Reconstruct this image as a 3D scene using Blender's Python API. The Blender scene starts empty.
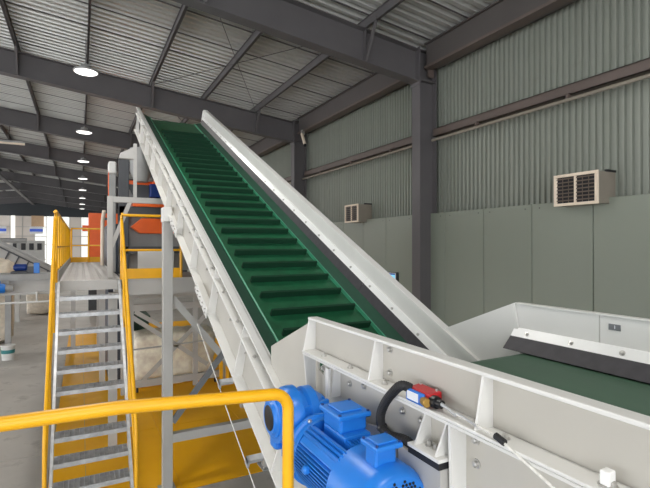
import bpy, bmesh, math, random
from math import sin, cos, pi, atan2, radians
from mathutils import Vector
random.seed(7)
S = bpy.context.scene
C = S.collection

# ------------------------------------------------------------------ camera, world, exposure
EYE = 3.1
cd = bpy.data.cameras.new('camera'); cam = bpy.data.objects.new('camera', cd); C.objects.link(cam)
cam.location = (0, 0, EYE)
cam.rotation_euler = (pi/2 + atan2(1.5, 460), 0, -atan2(244, 460))
cd.sensor_width = 36; cd.lens = 36*460/650; cd.clip_end = 300; cd.clip_start = .05
S.camera = cam
S.view_settings.view_transform = 'Standard'; S.view_settings.look = 'None'
S.view_settings.gamma = 1; S.view_settings.use_curve_mapping = False
S.view_settings.exposure = 0.32
W = bpy.data.worlds.new('world'); S.world = W; W.use_nodes = True
bg = W.node_tree.nodes['Background']
bg.inputs[0].default_value = (.95, .97, 1, 1); bg.inputs[1].default_value = 3.1
LAMP_W = 65            # high-bay lamp power
def disk_light(name, loc, power, size, parent=None):
    l = bpy.data.lights.new(name, 'AREA'); l.shape = 'DISK'; l.size = size; l.energy = power
    l.color = (1, .97, .92)
    o = bpy.data.objects.new(name, l); C.objects.link(o); o.location = loc
    if parent: o.parent = parent
    return o

# ------------------------------------------------------------------ materials
def mat(name, col, rough=.5, metal=0., var=.08, scale=4., bump=0., bscale=60., dirt=None, emit=0., alpha=1., trans=0., stretch=None, spec=.5):
    m = bpy.data.materials.new(name); m.use_nodes = True
    nt = m.node_tree; N = nt.nodes; L = nt.links
    b = N['Principled BSDF']
    b.inputs['Roughness'].default_value = rough; b.inputs['Metallic'].default_value = metal
    b.inputs['Specular IOR Level'].default_value = spec
    tc = N.new('ShaderNodeTexCoord'); src = tc.outputs['Object']
    if stretch:
        mp = N.new('ShaderNodeMapping'); mp.inputs['Scale'].default_value = stretch
        L.new(src, mp.inputs['Vector']); src = mp.outputs['Vector']
    n = N.new('ShaderNodeTexNoise'); n.inputs['Scale'].default_value = scale; n.inputs['Detail'].default_value = 5
    L.new(src, n.inputs['Vector'])
    r = N.new('ShaderNodeValToRGB')
    lo = [max(0, c*(1-var)) for c in col]; hi = [min(1, c*(1+var)) for c in col]
    r.color_ramp.elements[0].color = (*lo, 1); r.color_ramp.elements[1].color = (*hi, 1)
    r.color_ramp.elements[0].position = .3; r.color_ramp.elements[1].position = .7
    L.new(n.outputs['Fac'], r.inputs['Fac']); out = r.outputs['Color']
    if dirt:
        dc, ds, dt, da = dirt
        n2 = N.new('ShaderNodeTexNoise'); n2.inputs['Scale'].default_value = ds; n2.inputs['Detail'].default_value = 8
        n2.inputs['Roughness'].default_value = .65
        L.new(src, n2.inputs['Vector'])
        r2 = N.new('ShaderNodeValToRGB'); r2.color_ramp.elements[0].position = dt; r2.color_ramp.elements[1].position = min(1, dt+.12)
        r2.color_ramp.elements[0].color = (0, 0, 0, 1); r2.color_ramp.elements[1].color = (da, da, da, 1)
        L.new(n2.outputs['Fac'], r2.inputs['Fac'])
        mx = N.new('ShaderNodeMixRGB'); mx.inputs['Color2'].default_value = (*dc, 1)
        L.new(r2.outputs['Color'], mx.inputs['Fac']); L.new(out, mx.inputs['Color1']); out = mx.outputs['Color']
    L.new(out, b.inputs['Base Color'])
    if bump:
        n3 = N.new('ShaderNodeTexNoise'); n3.inputs['Scale'].default_value = bscale; n3.inputs['Detail'].default_value = 3
        L.new(src, n3.inputs['Vector'])
        bp = N.new('ShaderNodeBump'); bp.inputs['Strength'].default_value = bump; bp.inputs['Distance'].default_value = .01
        L.new(n3.outputs['Fac'], bp.inputs['Height']); L.new(bp.outputs['Normal'], b.inputs['Normal'])
    if emit:
        L.new(out, b.inputs['Emission Color']); b.inputs['Emission Strength'].default_value = emit
    if trans: b.inputs['Transmission Weight'].default_value = trans
    if alpha < 1: b.inputs['Alpha'].default_value = alpha
    return m
def srgb(r, g, b):
    f = lambda c: ((c/255+.055)/1.055)**2.4 if c > 10 else c/255/12.92
    return (f(r), f(g), f(b))

white = mat('white_paint', srgb(222, 221, 217), .42, var=.035, scale=3, dirt=(srgb(150, 142, 128), 14, .68, .35), bump=.04, bscale=90)
white_shade = mat('white_plate_shaded', srgb(188, 184, 175), .5, var=.05, scale=2, dirt=(srgb(160, 150, 135), 9, .66, .3))  # darker copy of the white paint, shade of upright plates put into the colour
clampw = mat('white_clamp_bar', srgb(240, 240, 238), .3, var=.03)
greyp = mat('light_grey_paint', srgb(180, 178, 174), .45, var=.06, scale=3, dirt=(srgb(120, 112, 104), 8, .66, .35))
greyd = mat('dark_channel_steel', srgb(120, 122, 124), .4, .4, var=.1)
belt_g = mat('green_belt', srgb(20, 86, 54), .5, var=.25, scale=9, dirt=(srgb(92, 128, 104), 20, .64, .4), bump=.12, bscale=40)
cleat_g = mat('green_cleat', srgb(10, 52, 33), .5, var=.15, scale=14)
strip_g = mat('green_side_strip', srgb(28, 72, 54), .5, var=.12, scale=6)
lip_hi_g = mat('green_lip_highlight', srgb(64, 150, 116), .4, var=.1, scale=10)  # brighter green paints the highlight along the raised lip
feed_g = mat('dull_green_belt', srgb(68, 98, 78), .5, var=.14, scale=5, stretch=(1, .12, 1), dirt=(srgb(112, 124, 112), 16, .68, .3))
rubber = mat('black_rubber', srgb(66, 64, 68), .55, var=.12, scale=18)
blackr = mat('black_pad', srgb(26, 26, 28), .6, var=.1)
bolt_m = mat('zinc_bolt', srgb(190, 188, 184), .3, .7, var=.1, scale=30)
steel = mat('galvanised_steel', srgb(188, 190, 192), .4, .45, var=.2, scale=12, dirt=(srgb(120, 118, 116), 30, .6, .4))
yellow = mat('yellow_paint', srgb(240, 176, 10), .4, var=.08, scale=5, dirt=(srgb(180, 120, 20), 25, .66, .4), bump=.03)
yfloor = mat('yellow_floor_plate', srgb(255, 184, 14), .5, var=.05, scale=1.5, dirt=(srgb(150, 96, 20), 5, .64, .35), bump=.05, bscale=6, spec=.25)
blue = mat('blue_paint', srgb(34, 122, 214), .34, var=.05, scale=8)
blued = mat('dark_blue_paint', srgb(16, 50, 120), .4, var=.1)
blackm = mat('black_hole', srgb(14, 14, 18), .35, var=.1)
red = mat('red_cast_housing', srgb(178, 26, 34), .35, var=.08)
brass = mat('brass_gland', srgb(168, 132, 66), .35, .7)
sblue = mat('switch_blue_cover', srgb(40, 110, 200), .35)
paperw = mat('label_white', srgb(226, 228, 232), .5, var=.03)
steelf = mat('painted_portal_steel', srgb(92, 89, 90), .5, var=.07, scale=2, dirt=(srgb(70, 66, 66), 6, .66, .3))
steelb = mat('brown_primer_steel', srgb(96, 84, 78), .5, var=.08, scale=2)
eavem = mat('eave_beam_paint', srgb(82, 77, 75), .5, var=.07, scale=2)
roofm = mat('roof_sheet_metal', srgb(196, 197, 193), .36, .45, var=.07, scale=.7, dirt=(srgb(120, 112, 104), 1.6, .62, .3))
wallm = mat('grey_green_sheet', srgb(143, 147, 137), .4, .2, var=.06, scale=1.2, dirt=(srgb(110, 104, 92), 2.5, .66, .3))
panelm = mat('sage_panel', srgb(134, 140, 128), .42, var=.04, scale=.6, dirt=(srgb(128, 130, 116), 1.2, .6, .3), stretch=(1, 1, .35))
conc = mat('grey_concrete', srgb(178, 173, 166), .5, var=.12, scale=1.1, dirt=(srgb(112, 106, 98), 2.2, .56, .5), bump=.03, bscale=20)
cream = mat('cream_metal_frame', srgb(228, 212, 192), .5, var=.05)
louver = mat('brown_louver', srgb(104, 92, 82), .55, var=.1)
ductm = mat('duct_grey', srgb(140, 132, 120), .5, var=.08)
orange = mat('orange_paint', srgb(250, 104, 30), .4, var=.08, scale=3)
darkm = mat('dark_grey_machine', srgb(72, 74, 78), .45, var=.1, scale=4)
midm = mat('mid_grey_machine', srgb(150, 150, 148), .45, var=.1, scale=4)
film = mat('plastic_film', srgb(244, 230, 210), .3, var=.2, scale=7, bump=.6, bscale=9)
bagm = mat('woven_bag', srgb(222, 210, 192), .75, var=.12, scale=10, bump=.4, bscale=14)
sheetw = mat('pale_cladding_glow', srgb(186, 178, 170), .6, var=.1, scale=.4, emit=.25)  # weak glow in the cladding stands in for daylight on the far wall
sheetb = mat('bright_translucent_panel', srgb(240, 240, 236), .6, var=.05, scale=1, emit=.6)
darkg = mat('dark_gable_sheet', srgb(52, 56, 60), .6, var=.1, scale=.5)
tan = mat('tan_board', srgb(200, 168, 136), .7, var=.06)
lampm = mat('lamp_lens', (1, .98, .95), .4, var=0, emit=1.8)
ropem = mat('coated_wire_rope', srgb(222, 220, 214), .35, var=.15, scale=80)
screenm = mat('lit_screen', srgb(120, 190, 235), .3, var=.3, scale=9, emit=.8)
screenb = mat('screen_header', srgb(40, 80, 150), .3, var=.1, emit=.4)
signb = mat('sign_blue_glow', srgb(60, 90, 190), .5, emit=.3)  # stripe glows weakly, brightness put into the blue

# ------------------------------------------------------------------ geometry helpers
WL = {}
class MB:
    def __init__(s): s.v = []; s.f = []
    def add(s, vs, fs):
        n = len(s.v); s.v += [Vector(p) for p in vs]; s.f += [tuple(i+n for i in f) for f in fs]; return s
    def box(s, x0, x1, y0, y1, z0, z1):
        return s.add([(x0, y0, z0), (x1, y0, z0), (x1, y1, z0), (x0, y1, z0), (x0, y0, z1), (x1, y0, z1), (x1, y1, z1), (x0, y1, z1)],
                     [(0, 3, 2, 1), (4, 5, 6, 7), (0, 1, 5, 4), (1, 2, 6, 5), (2, 3, 7, 6), (3, 0, 4, 7)])
    def bar(s, p, q, w, h, up=(0, 0, 1)):            # box from p to q, w sideways, h along up, centred
        p, q = Vector(p), Vector(q); d = (q-p).normalized(); u = Vector(up)
        if abs(d.dot(u)) > .99: u = Vector((1, 0, 0))
        sd = d.cross(u).normalized()*w/2; u = sd.cross(d).normalized()*h/2
        vs = [a+i*sd+j*u for a in (p, q) for i, j in ((-1, -1), (1, -1), (1, 1), (-1, 1))]
        return s.add(vs, [(0, 1, 2, 3), (7, 6, 5, 4), (0, 4, 5, 1), (1, 5, 6, 2), (2, 6, 7, 3), (3, 7, 4, 0)])
    def extr(s, pts, vec):                           # planar polygon extruded by vec
        vec = Vector(vec); n = len(pts); a = [Vector(p) for p in pts]
        fs = [tuple(range(n-1, -1, -1)), tuple(range(n, 2*n))] + [(i, (i+1) % n, n+(i+1) % n, n+i) for i in range(n)]
        return s.add(a+[p+vec for p in a], fs)
    def tube(s, pts, r, seg=10, cap=True):
        pts = [Vector(p) for p in pts]; rings = []
        rs = r if isinstance(r, (list, tuple)) else [r]*len(pts)
        t0 = (pts[1]-pts[0]).normalized(); ref = Vector((0, 0, 1)) if abs(t0.z) < .9 else Vector((1, 0, 0))
        for i, p in enumerate(pts):
            t = (pts[min(i+1, len(pts)-1)]-pts[max(i-1, 0)]).normalized()
            a = t.cross(ref).normalized(); b = a.cross(t).normalized(); ref = b
            rings.append([p+(a*cos(2*pi*k/seg)+b*sin(2*pi*k/seg))*rs[i] for k in range(seg)])
        n = len(pts); fs = []
        for i in range(n-1):
            for k in range(seg):
                fs.append((i*seg+k, i*seg+(k+1) % seg, (i+1)*seg+(k+1) % seg, (i+1)*seg+k))
        if cap: fs += [tuple(range(seg-1, -1, -1)), tuple(range((n-1)*seg, n*seg))]
        return s.add([v for rg in rings for v in rg], fs)
    def lathe(s, c, axis, prof, seg=24):             # prof: (distance along axis, radius)
        c, ax = Vector(c), Vector(axis).normalized()
        return s.tube_prof(c, ax, prof, seg)
    def tube_prof(s, c, ax, prof, seg):
        ref = Vector((0, 0, 1)) if abs(ax.z) < .9 else Vector((1, 0, 0))
        a = ax.cross(ref).normalized(); b = a.cross(ax).normalized(); vs = []; fs = []
        for d, r in prof: vs += [c+ax*d+(a*cos(2*pi*k/seg)+b*sin(2*pi*k/seg))*max(r, 1e-4) for k in range(seg)]
        n = len(prof)
        for i in range(n-1):
            for k in range(seg): fs.append((i*seg+k, i*seg+(k+1) % seg, (i+1)*seg+(k+1) % seg, (i+1)*seg+k))
        fs += [tuple(range(seg-1, -1, -1)), tuple(range((n-1)*seg, n*seg))]
        return s.add(vs, fs)
    def mesh(s, name, off=Vector()):
        me = bpy.data.meshes.new(name); me.from_pydata([v-off for v in s.v], [], s.f)
        bm = bmesh.new(); bm.from_mesh(me); bmesh.ops.recalc_face_normals(bm, faces=bm.faces); bm.to_mesh(me); bm.free()
        return me
    def build(s, name, m, parent=None, bev=0, smooth=False, label=None, kind=None, origin=None, dark=None):
        off = WL[parent] if parent else Vector(origin if origin is not None else (0, 0, 0))
        me = s.mesh(name, off); me.materials.append(m)
        o = bpy.data.objects.new(name, me); C.objects.link(o)
        if parent: o.parent = parent
        else: o.location = off
        WL[o] = off
        if smooth:
            for p in me.polygons: p.use_smooth = True
            me.set_sharp_from_angle(angle=radians(38))
        if bev:
            b = o.modifiers.new('bevel', 'BEVEL'); b.width = bev; b.segments = 2; b.limit_method = 'ANGLE'
        if label: o['label'] = label
        if kind: o['kind'] = kind
        return o
def thing(name, label, cat, loc=(0, 0, 0), group=None):
    o = bpy.data.objects.new(name, None); C.objects.link(o); o.location = loc; o.empty_display_size = .1
    WL[o] = Vector(loc); o['label'] = label; o['category'] = cat
    if group: o['group'] = group
    return o
def tag(o, label, cat, group=None):
    o['label'] = label; o['category'] = cat
    if group: o['group'] = group
    return o
def setting(name):
    o = bpy.data.objects.new(name, None); C.objects.link(o); o['kind'] = 'structure'; WL[o] = Vector((0, 0, 0)); return o
def inst(src, parent, delta, name=None):             # a copy of one part, shifted, sharing its mesh
    o = src.copy(); C.objects.link(o); o.parent = parent; o.location = Vector(src.location)+Vector(delta); return o
def dup(root, loc, label, group=None):
    r = root.copy(); C.objects.link(r); r.location = loc; r['label'] = label
    if group: r['group'] = group
    for ch in list(root.children):
        c = ch.copy(); C.objects.link(c); c.parent = r
        for g in list(ch.children):
            d = g.copy(); C.objects.link(d); d.parent = c
    return r

# ------------------------------------------------------------------ setting: floor
floor = setting('floor')
MB().box(-16, 6.7, -10, 60, -.2, -.012).build('concrete_slab', conc, floor)
# concrete bays (saw-cut joints) left of the yellow plates
xs = [-16, -12.4, -8.4, -4.4, -.38]
for i in range(4):
    for k in range(12):
        MB().box(xs[i]+.006, xs[i+1]-.006, -10+k*6+.006, -4+k*6-.006, -.012, 0).build('concrete_bay', conc, floor)
for k in range(3): MB().box(-.37, 6.6, -10+k*5.33+.006, -10+(k+1)*5.33-.006, -.012, 0).build('concrete_bay', conc, floor)
MB().box(4.0, 6.6, 6, 60, -.012, 0).build('concrete_bay', conc, floor)
MB().box(-.37, 3.99, 19.5, 60, -.012, 0).build('concrete_bay', conc, floor)
px = [-.37, .06, 1.15, 2.5, 3.99]
for i in range(4):
    for k in range(6):
        MB().box(px[i]+.003, px[i+1]-.003, 6.0+k*2.25+.003, 6.0+(k+1)*2.25-.003, -.011, .004).build('floor_plate', yfloor, floor)

# ------------------------------------------------------------------ setting: roof
B0, BAY, NB = 7.25, 6.05, 9                           # portal frames along Y
RX = -4.5                                             # ridge
rb = lambda x: 6.371+.115*(5.72-x)                     # rafter underside
rt = lambda x: 6.99+.108*(5.72-x)                      # rafter top
ceiling = setting('ceiling')
for k in range(-1, NB):
    y = B0+BAY*k
    m = MB()
    for sgn in (1, -1):
        X = lambda x: x if sgn > 0 else 2*RX-x
        a, b = 5.9, RX
        m.extr([(X(a), y-.006, rb(a)), (X(b), y-.006, rb(b)), (X(b), y-.006, rt(b)), (X(a), y-.006, rt(a))], (0, .012, 0))
        m.bar((X(a), y, rb(a)), (X(b), y, rb(b)), .24, .016); m.bar((X(a), y, rt(a)), (X(b), y, rt(b)), .24, .016)
    raf = m.build('rafter', steelf, ceiling)
    for x in (4.65, 1.69, -1.36):                     # fly braces between rafter foot and purlin, stiffeners
        MB().bar((x, y-.1, rb(x)+.03), (x+.0, y-.46, rt(x)+.08), .05, .05).build('fly_brace', steelf, raf)
        MB().box(x-.006, x+.006, y-.11, y-.006, rb(x)+.01, rt(x)-.01).build('stiffener', steelf, raf)
pur_x = [4.65, 3.13, 1.69, .14, -1.36, -2.9, -4.2]
for x in pur_x + [2*RX-q for q in pur_x]:
    q = x if x > RX else 2*RX-x
    z = rt(q)+.01; w = .022 if abs(x-.14) < .01 else .03
    MB().box(x-w, x+w, -10, 58, z, z+.012).box(x-.008, x+.008, -10, 58, z, z+.18).box(x-w, x+w, -10, 58, z+.168, z+.18).build('purlin', steelf, ceiling)
def sheet(x0, z0, x1, z1, pitch, n, hgt):             # ribbed roof sheet, ribs along the slope
    v = []; f = []; prof = []
    for i in range(n):
        o = i*pitch; prof += [(o, 0), (o+pitch*.4, 0), (o+pitch*.5, hgt), (o+pitch*.9, hgt)]
    prof.append((n*pitch, 0))
    for (y, h) in prof: v += [(x0, y, z0+h), (x1, y, z1+h)]
    for i in range(len(prof)-1): f.append((2*i, 2*i+1, 2*i+3, 2*i+2))
    return MB().add(v, f)
s0 = sheet(6.5, rt(6.5)+.2, RX, rt(RX)+.2, .2, 5, .06).build('roof_sheet', roofm, ceiling)
s1 = sheet(2*RX-6.5, rt(6.5)+.2, RX, rt(RX)+.2, .2, 5, .06).build('roof_sheet', roofm, ceiling)
s0.location.y = s1.location.y = -10
lap = MB().extr([(6.5, 0, rt(6.5)+.185), (6.5, .035, rt(6.5)+.185), (6.5, .035, rt(6.5)+.2), (6.5, 0, rt(6.5)+.2)], (RX-6.5, 0, rt(RX)-rt(6.5))).build('lap_joint', steelf, ceiling)
lap.location.y = -10
for k in range(1, 69):
    inst(s0, ceiling, (0, k, -.006*(k % 2))); inst(s1, ceiling, (0, k, -.006*(k % 2))); inst(lap, ceiling, (0, k, 0))
# thin tie rods in two bays
for k in (0, 1, 3):
    y0, y1 = B0+BAY*k+.1, B0+BAY*(k+1)-.1
    for (xa, xb) in ((4.65, 1.69), (1.69, 4.65)):
        MB().tube([(xa, y0, rt(xa)+.03), (xb, y1, rt(xb)+.03)], .008, 5).build('tie_rod', steelf, ceiling)
MB().box(RX-.11, RX+.11, -10, 58, rb(RX)-.12, rb(RX)-.02).build('ridge_duct', steelf, ceiling)

# ------------------------------------------------------------------ setting: right wall
wall = setting('wall_right')
SX = 6.415
v = []; f = []; prof = []
for i in range(7):
    o = i*.1; prof += [(o, .038), (o+.045, .038), (o+.055, 0), (o+.09, 0)]
prof.append((.7, .038))
for (y, h) in prof: v += [(SX+h, y, 3.5), (SX+h, y, 7.2)]
f = [(2*i, 2*i+1, 2*i+3, 2*i+2) for i in range(len(prof)-1)]
cs = MB().add(v, f).build('corrugated_sheet', wallm, wall); cs.location.y = -10
for k in range(1, 97): inst(cs, wall, (0, .7*k, 0))
pn = MB().box(6.27, 6.34, .006, .974, .06, 3.75).build('wall_panel', panelm, wall, bev=.006); pn.location.y = 4.873-.98*15
for k in range(1, 69): inst(pn, wall, (0, .98*k, 0))
MB().box(6.345, 6.36, -10, 58, 0, 3.74).build('backing_sheet', steelf, wall)
MB().box(6.47, 6.6, -10, 58, 0, 7.3).build('outer_skin', wallm, wall)
screw = MB().lathe((6.272, .12, 3.68), (-1, 0, 0), [(0, .012), (.006, .012), (.009, .006)], 6).build('screw', steelf, wall)
screw.location.y = pn.location.y
for k in range(1, 26): inst(screw, wall, (0, .98*k, 0)); inst(screw, wall, (0, .98*k+.72, 0))
for k in range(-2, NB):
    y0, y1 = B0+BAY*k+.13, B0+BAY*(k+1)-.13
    MB().box(6.24, 6.25, y0, y1, 5.28, 5.44).box(6.24, 6.415, y0, y1, 5.425, 5.44).box(6.24, 6.415, y0, y1, 5.28, 5.295).build('girt', steelb, wall)
    MB().tube([(6.2, y0, 5.2), (6.2, y1, 5.2)], .026, 8).build('conduit', ductm, wall)
    for t in (.2, .5, .8):
        yy = y0+(y1-y0)*t
        MB().box(6.19, 6.26, yy-.02, yy+.02, 5.22, 5.3).build('conduit_clip', steelb, wall)
    e = MB()
    e.box(6.06, 6.075, y0, y1, 6.65, 7.1).box(6.0, 6.2, y0, y1, 7.08, 7.1)
    eb = e.build('eave_beam', eavem, wall); MB().box(6.0, 6.2, y0, y1, 6.60, 6.65).build('lower_flange', steelb, eb); MB().box(6.2, 6.41, y0, y1, 6.68, 6.84).build('wall_angle', steelf, eb)
for k in range(-1, NB):
    y = B0+BAY*k
    c = MB().box(5.9, 5.916, y-.125, y+.125, 0, 6.99).box(6.31, 6.326, y-.125, y+.125, 0, 6.99).box(5.916, 6.31, y-.007, y+.007, 0, 6.99)
    c = c.build('column', steelf, wall)
    MB().box(5.88, 5.9, y-.14, y+.14, 6.28, 7.02).build('end_plate', steelf, c)
    MB().box(5.916, 6.31, y-.115, y-.008, 6.37, 6.386).build('stiffener', steelf, c)
    MB().box(5.916, 6.31, y-.115, y-.008, 6.97, 6.986).build('stiffener', steelf, c)
    MB().box(6.1, 6.24, y-.14, y-.12, 6.45, 6.75).build('cleat_plate', steelb, c)

# ------------------------------------------------------------------ setting: far gable and left wall
far = setting('wall_far')
FY = 58.3
MB().extr([(6.5, FY, 6.25), (6.5, FY, 7.3), (RX, FY, rt(RX)+.3), (2*RX-6.5, FY, 7.3), (2*RX-6.5, FY, 6.25)], (0, .2, 0)).build('gable_sheet', darkg, far)
random.seed(3)
for i in range(20):
    x0 = -15.4+i*1.1
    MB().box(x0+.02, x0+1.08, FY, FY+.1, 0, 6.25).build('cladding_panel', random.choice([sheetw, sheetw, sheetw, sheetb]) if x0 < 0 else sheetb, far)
    MB().box(x0-.05, x0+.02, FY-.06, FY, 0, 6.25).build('mullion', greyp, far)
for z in (1.6, 3.2, 4.1, 5.1): MB().box(-15.4, 6.5, FY-.05, FY, z-.04, z+.04).build('transom', greyp, far)
for x in (-6.3, -3.1, -2.6): MB().box(x-.17, x+.17, FY-.5, FY-.1, 0, 6.25).build('white_column', sheetb, far)  # columns borrow the panel glow, brightness put into the material
MB().box(-4.7, -3.55, FY-.12, FY-.05, 5.15, 6.3).build('tan_board', tan, far)
for x in (-7.45, -4.2):
    p = MB().box(x-.6, x+.6, FY-.62, FY-.55, 4.35, 5.1).build('banner', paperw, far)
    MB().box(x-.6, x+.6, FY-.63, FY-.62, 4.58, 4.86).build('banner_stripe', signb, p)
left = setting('wall_left')
for k in range(11):
    y0 = -9.8+BAY*k+(.0)
    MB().box(-15.6, -15.4, y0, y0+BAY-.02, 6.2, 7.3).build('wall_panel', panelm, left)
    MB().box(-15.5, -15.2, y0-.1, y0+.1, 0, 7.2).build('column', steelf, left)

# ------------------------------------------------------------------ inclined conveyor
EL0, TAN = 1.127, .4775
TH = math.atan(TAN); cT, sT = cos(TH), sin(TH)
def I(x, s, n): return Vector((x, 2.0+s*cT-n*sT, EL0+TAN*2.0+s*sT+n*cT))
Sof = lambda y: (y-2.0)/cT
IC = thing('inclined_conveyor', 'long white inclined conveyor with a green cleated belt rising toward the roof', 'conveyor', (1.6, 6.1, 0))
SA, SE = -.75, 8.85
def ibox(m, x0, x1, s0, s1, n0, n1):
    P = [I(x, s, n) for s in (s0, s1) for n in (n0, n1) for x in (x0, x1)]
    return m.add(P, [(0, 1, 3, 2), (4, 6, 7, 5), (0, 4, 5, 1), (2, 3, 7, 6), (0, 2, 6, 4), (1, 5, 7, 3)])
def ipart(name, m, *boxes, **kw):
    b = MB()
    for q in boxes: ibox(b, *q)
    return b.build(name, m, kw.pop('parent', IC), **kw)
# belt: top run, head wrap and return
top_n = -.15; R = .13
prof = [(SA, top_n)] + [(8.55+R*sin(a), top_n-R+R*cos(a)) for a in [pi*k/10 for k in range(11)]] + [(SA, top_n-2*R)]
inner = [(s, n-.012*(1 if i == 0 else -1)) if i in (0, 12) else (8.55+(s-8.55)*.93, top_n-R+(n-top_n+R)*.93) for i, (s, n) in enumerate(prof)]
pts = prof+inner[::-1]
b = MB(); P0 = [I(1.05, s, n) for s, n in pts]; n_ = len(prof); N_ = len(pts)
vs = P0+[p+Vector((1.2, 0, 0)) for p in P0]; fs = []
for i in range(N_): fs.append((i, (i+1) % N_, N_+(i+1) % N_, N_+i))
for i in range(n_-1): fs += [(i, i+1, N_-2-i, N_-1-i), (N_+i, N_+N_-1-i, N_+N_-2-i, N_+i+1)]
b.add(vs, fs); b.build('belt', belt_g, IC)
MB().lathe(I(1.03, 8.55, top_n-R), (1, 0, 0), [(0, .117), (1.22, .117)], 24).build('head_drum', greyd, IC, smooth=True)
MB().lathe(I(1.03, -.55, top_n-R), (1, 0, 0), [(0, .117), (1.22, .117)], 24).build('tail_drum', greyd, IC, smooth=True)
# cleats, evenly spaced, with a leaning front
s_c = Sof(3.117-.15*sT)-.02
cl = MB()
pr = [(0, top_n+.001), (-.006, top_n+.056), (.012, top_n+.062), (.028, top_n+.001)]
cl.extr([I(1.295, s, n) for s, n in pr], (.75, 0, 0))
c0 = cl.build('cleat', cleat_g, IC); dS = Vector((0, cT, sT))*.2615
sb = -6
c0.location = Vector(c0.location)+dS*sb
off = Vector((0, cT, sT))*(s_c)
c0.location += off
for k in range(1, 31): inst(c0, IC, dS*k)
# raised green side strips and lips of the belt
for (xa, na, xb, nb, nm) in ((1.05, -.03, 1.2, -.098, 'edge_strip'), (2.09, -.125, 2.25, -.085, 'edge_strip')):
    b = MB(); b.extr([I(xa, SA, na), I(xb, SA, nb), I(xb, SA, nb-.012), I(xa, SA, na-.012)], I(0, 8.5, 0)-I(0, SA, 0)); b.build(nm, strip_g, IC)
MB().tube([I(1.203, SA, -.094), I(1.203, 8.5, -.094)], .009, 8).build('belt_lip', lip_hi_g, IC)
ipart('lip_web', strip_g, (1.198, 1.208, SA, 8.5, -.15, -.094))
ipart('belt_lip', lip_hi_g, (2.08, 2.09, SA, 8.5, -.15, -.118))
# near side frame
ipart('side_plate', white_shade, (1.03, 1.04, SA, SE, -.455, 0))
ipart('top_flange', white, (.978, 1.05, SA, 5.2, -.012, 0), (.978, 1.05, 5.206, SE, -.012, 0), bev=.002)
ipart('mid_flange', white, (.972, 1.03, SA, SE, -.122, -.112), bev=.002)
ipart('mid_flange', white, (.974, 1.03, SA, SE, -.134, -.124), bev=.002)
ipart('bottom_flange', white, (.958, 1.04, SA, SE, -.465, -.453), bev=.002)
for k in range(-1, 11):                               # ribs: short ones above the ledge, tall tapered ones below
    s = .3+k*.83
    b = MB(); b.extr([I(1.03, s, -.012), I(.985, s, -.012), I(.975, s, -.112), I(1.03, s, -.112)], (Vector((0, cT, sT))*.01)); b.build('upper_rib', white, IC)
    b = MB(); b.extr([I(1.03, s, -.134), I(.978, s, -.134), I(.962, s, -.453), I(1.03, s, -.453)], (Vector((0, cT, sT))*.012)); b.build('lower_rib', white, IC)
def ibolt(x, s, n, ax=(-1, 0, 0), r=.009):
    return MB().lathe(I(x, s, n), ax, [(0, r*1.5), (.003, r*1.5), (.003, r), (.012, r), (.014, r*.6)], 8)
bn = ibolt(1.0, .5, -.112, (0, -sT, cT)).build('bolt', bolt_m, IC)
for k in range(-2, 20):
    if k: inst(bn, IC, Vector((0, cT, sT))*.41*k)
b1 = ibolt(1.03, .6, -.06).build('bolt', bolt_m, IC); b2 = ibolt(1.03, .6, -.22).build('bolt', bolt_m, IC); b3 = ibolt(1.03, .72, -.25).build('bolt', bolt_m, IC)
for k in range(-1, 19):
    if k:
        for q in (b1, b2, b3): inst(q, IC, Vector((0, cT, sT))*.415*k)
b4 = ibolt(.958, 2.0, -.458, (-1, 0, 0), .006).build('bolt', bolt_m, IC)
sp_ = ipart('splice_plate', white, (.948, .958, 3.55, 3.95, -.47, -.37), bev=.003)
for ds in (3.62, 3.7, 3.85):
    for dn in (-.39, -.45): ibolt(.948, ds, dn, r=.008).build('bolt', bolt_m, sp_)
sp_ = ipart('splice_plate', white, (.948, .958, 1.95, 2.45, -.50, -.40), bev=.003)
for ds in (2.0, 2.1, 2.2, 2.3, 2.4):
    for dn in (-.43, -.47): ibolt(.948, ds, dn, r=.006).build('bolt', bolt_m, sp_)
# far side frame
ipart('far_side_plate', white, (2.27, 2.28, SA+.9, 2.0, -.455, .165), (2.27, 2.28, 2.003, 5.6, -.455, .165), (2.27, 2.28, 5.603, SE-.3, -.455, .165))
ipart('far_top_flange', white, (2.262, 2.33, SA+.9, SE-.3, .165, .178), bev=.003)
ipart('far_inner_lip', white, (2.262, 2.27, SA+.9, SE-.3, .135, .165))
for (a, c_) in ((SA+.9, 1.62), (1.625, 4.6), (4.605, SE-.34)):
    q = MB(); q.extr([I(2.269, a, .03), I(2.255, a, .03), I(2.225, a, -.035), I(2.24, a, -.04)], Vector((0, cT, sT))*(c_-a)); q.build('clamp_bar', clampw, IC)
    q = MB(); q.extr([I(2.24, a, -.02), I(2.23, a, -.02), I(2.185, a, -.135), I(2.197, a, -.14)], Vector((0, cT, sT))*(c_-a)); q.build('rubber_skirt', rubber, IC)
bc = ibolt(2.24, .45, 0, (-.8, -.26, .55), .008).build('bolt', bolt_m, IC)
for k in range(0, 22):
    if k: inst(bc, IC, Vector((0, cT, sT))*.36*k)
# head closure of the far plate
q = MB(); q.extr([I(2.25, SE-.3, .178), I(2.25, SE-.23, .13), I(2.25, SE-.2, 0), I(2.25, SE-.1, -.45), I(2.25, SE-.3, -.45)], (.03, 0, 0)); q.build('head_end_plate', white, IC)
ipart('cross_member', greyp, (1.04, 2.27, 1.2, 1.3, -.5, -.43), (1.04, 2.27, 4.5, 4.6, -.5, -.43), (1.04, 2.27, 7.2, 7.3, -.5, -.43))
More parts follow.
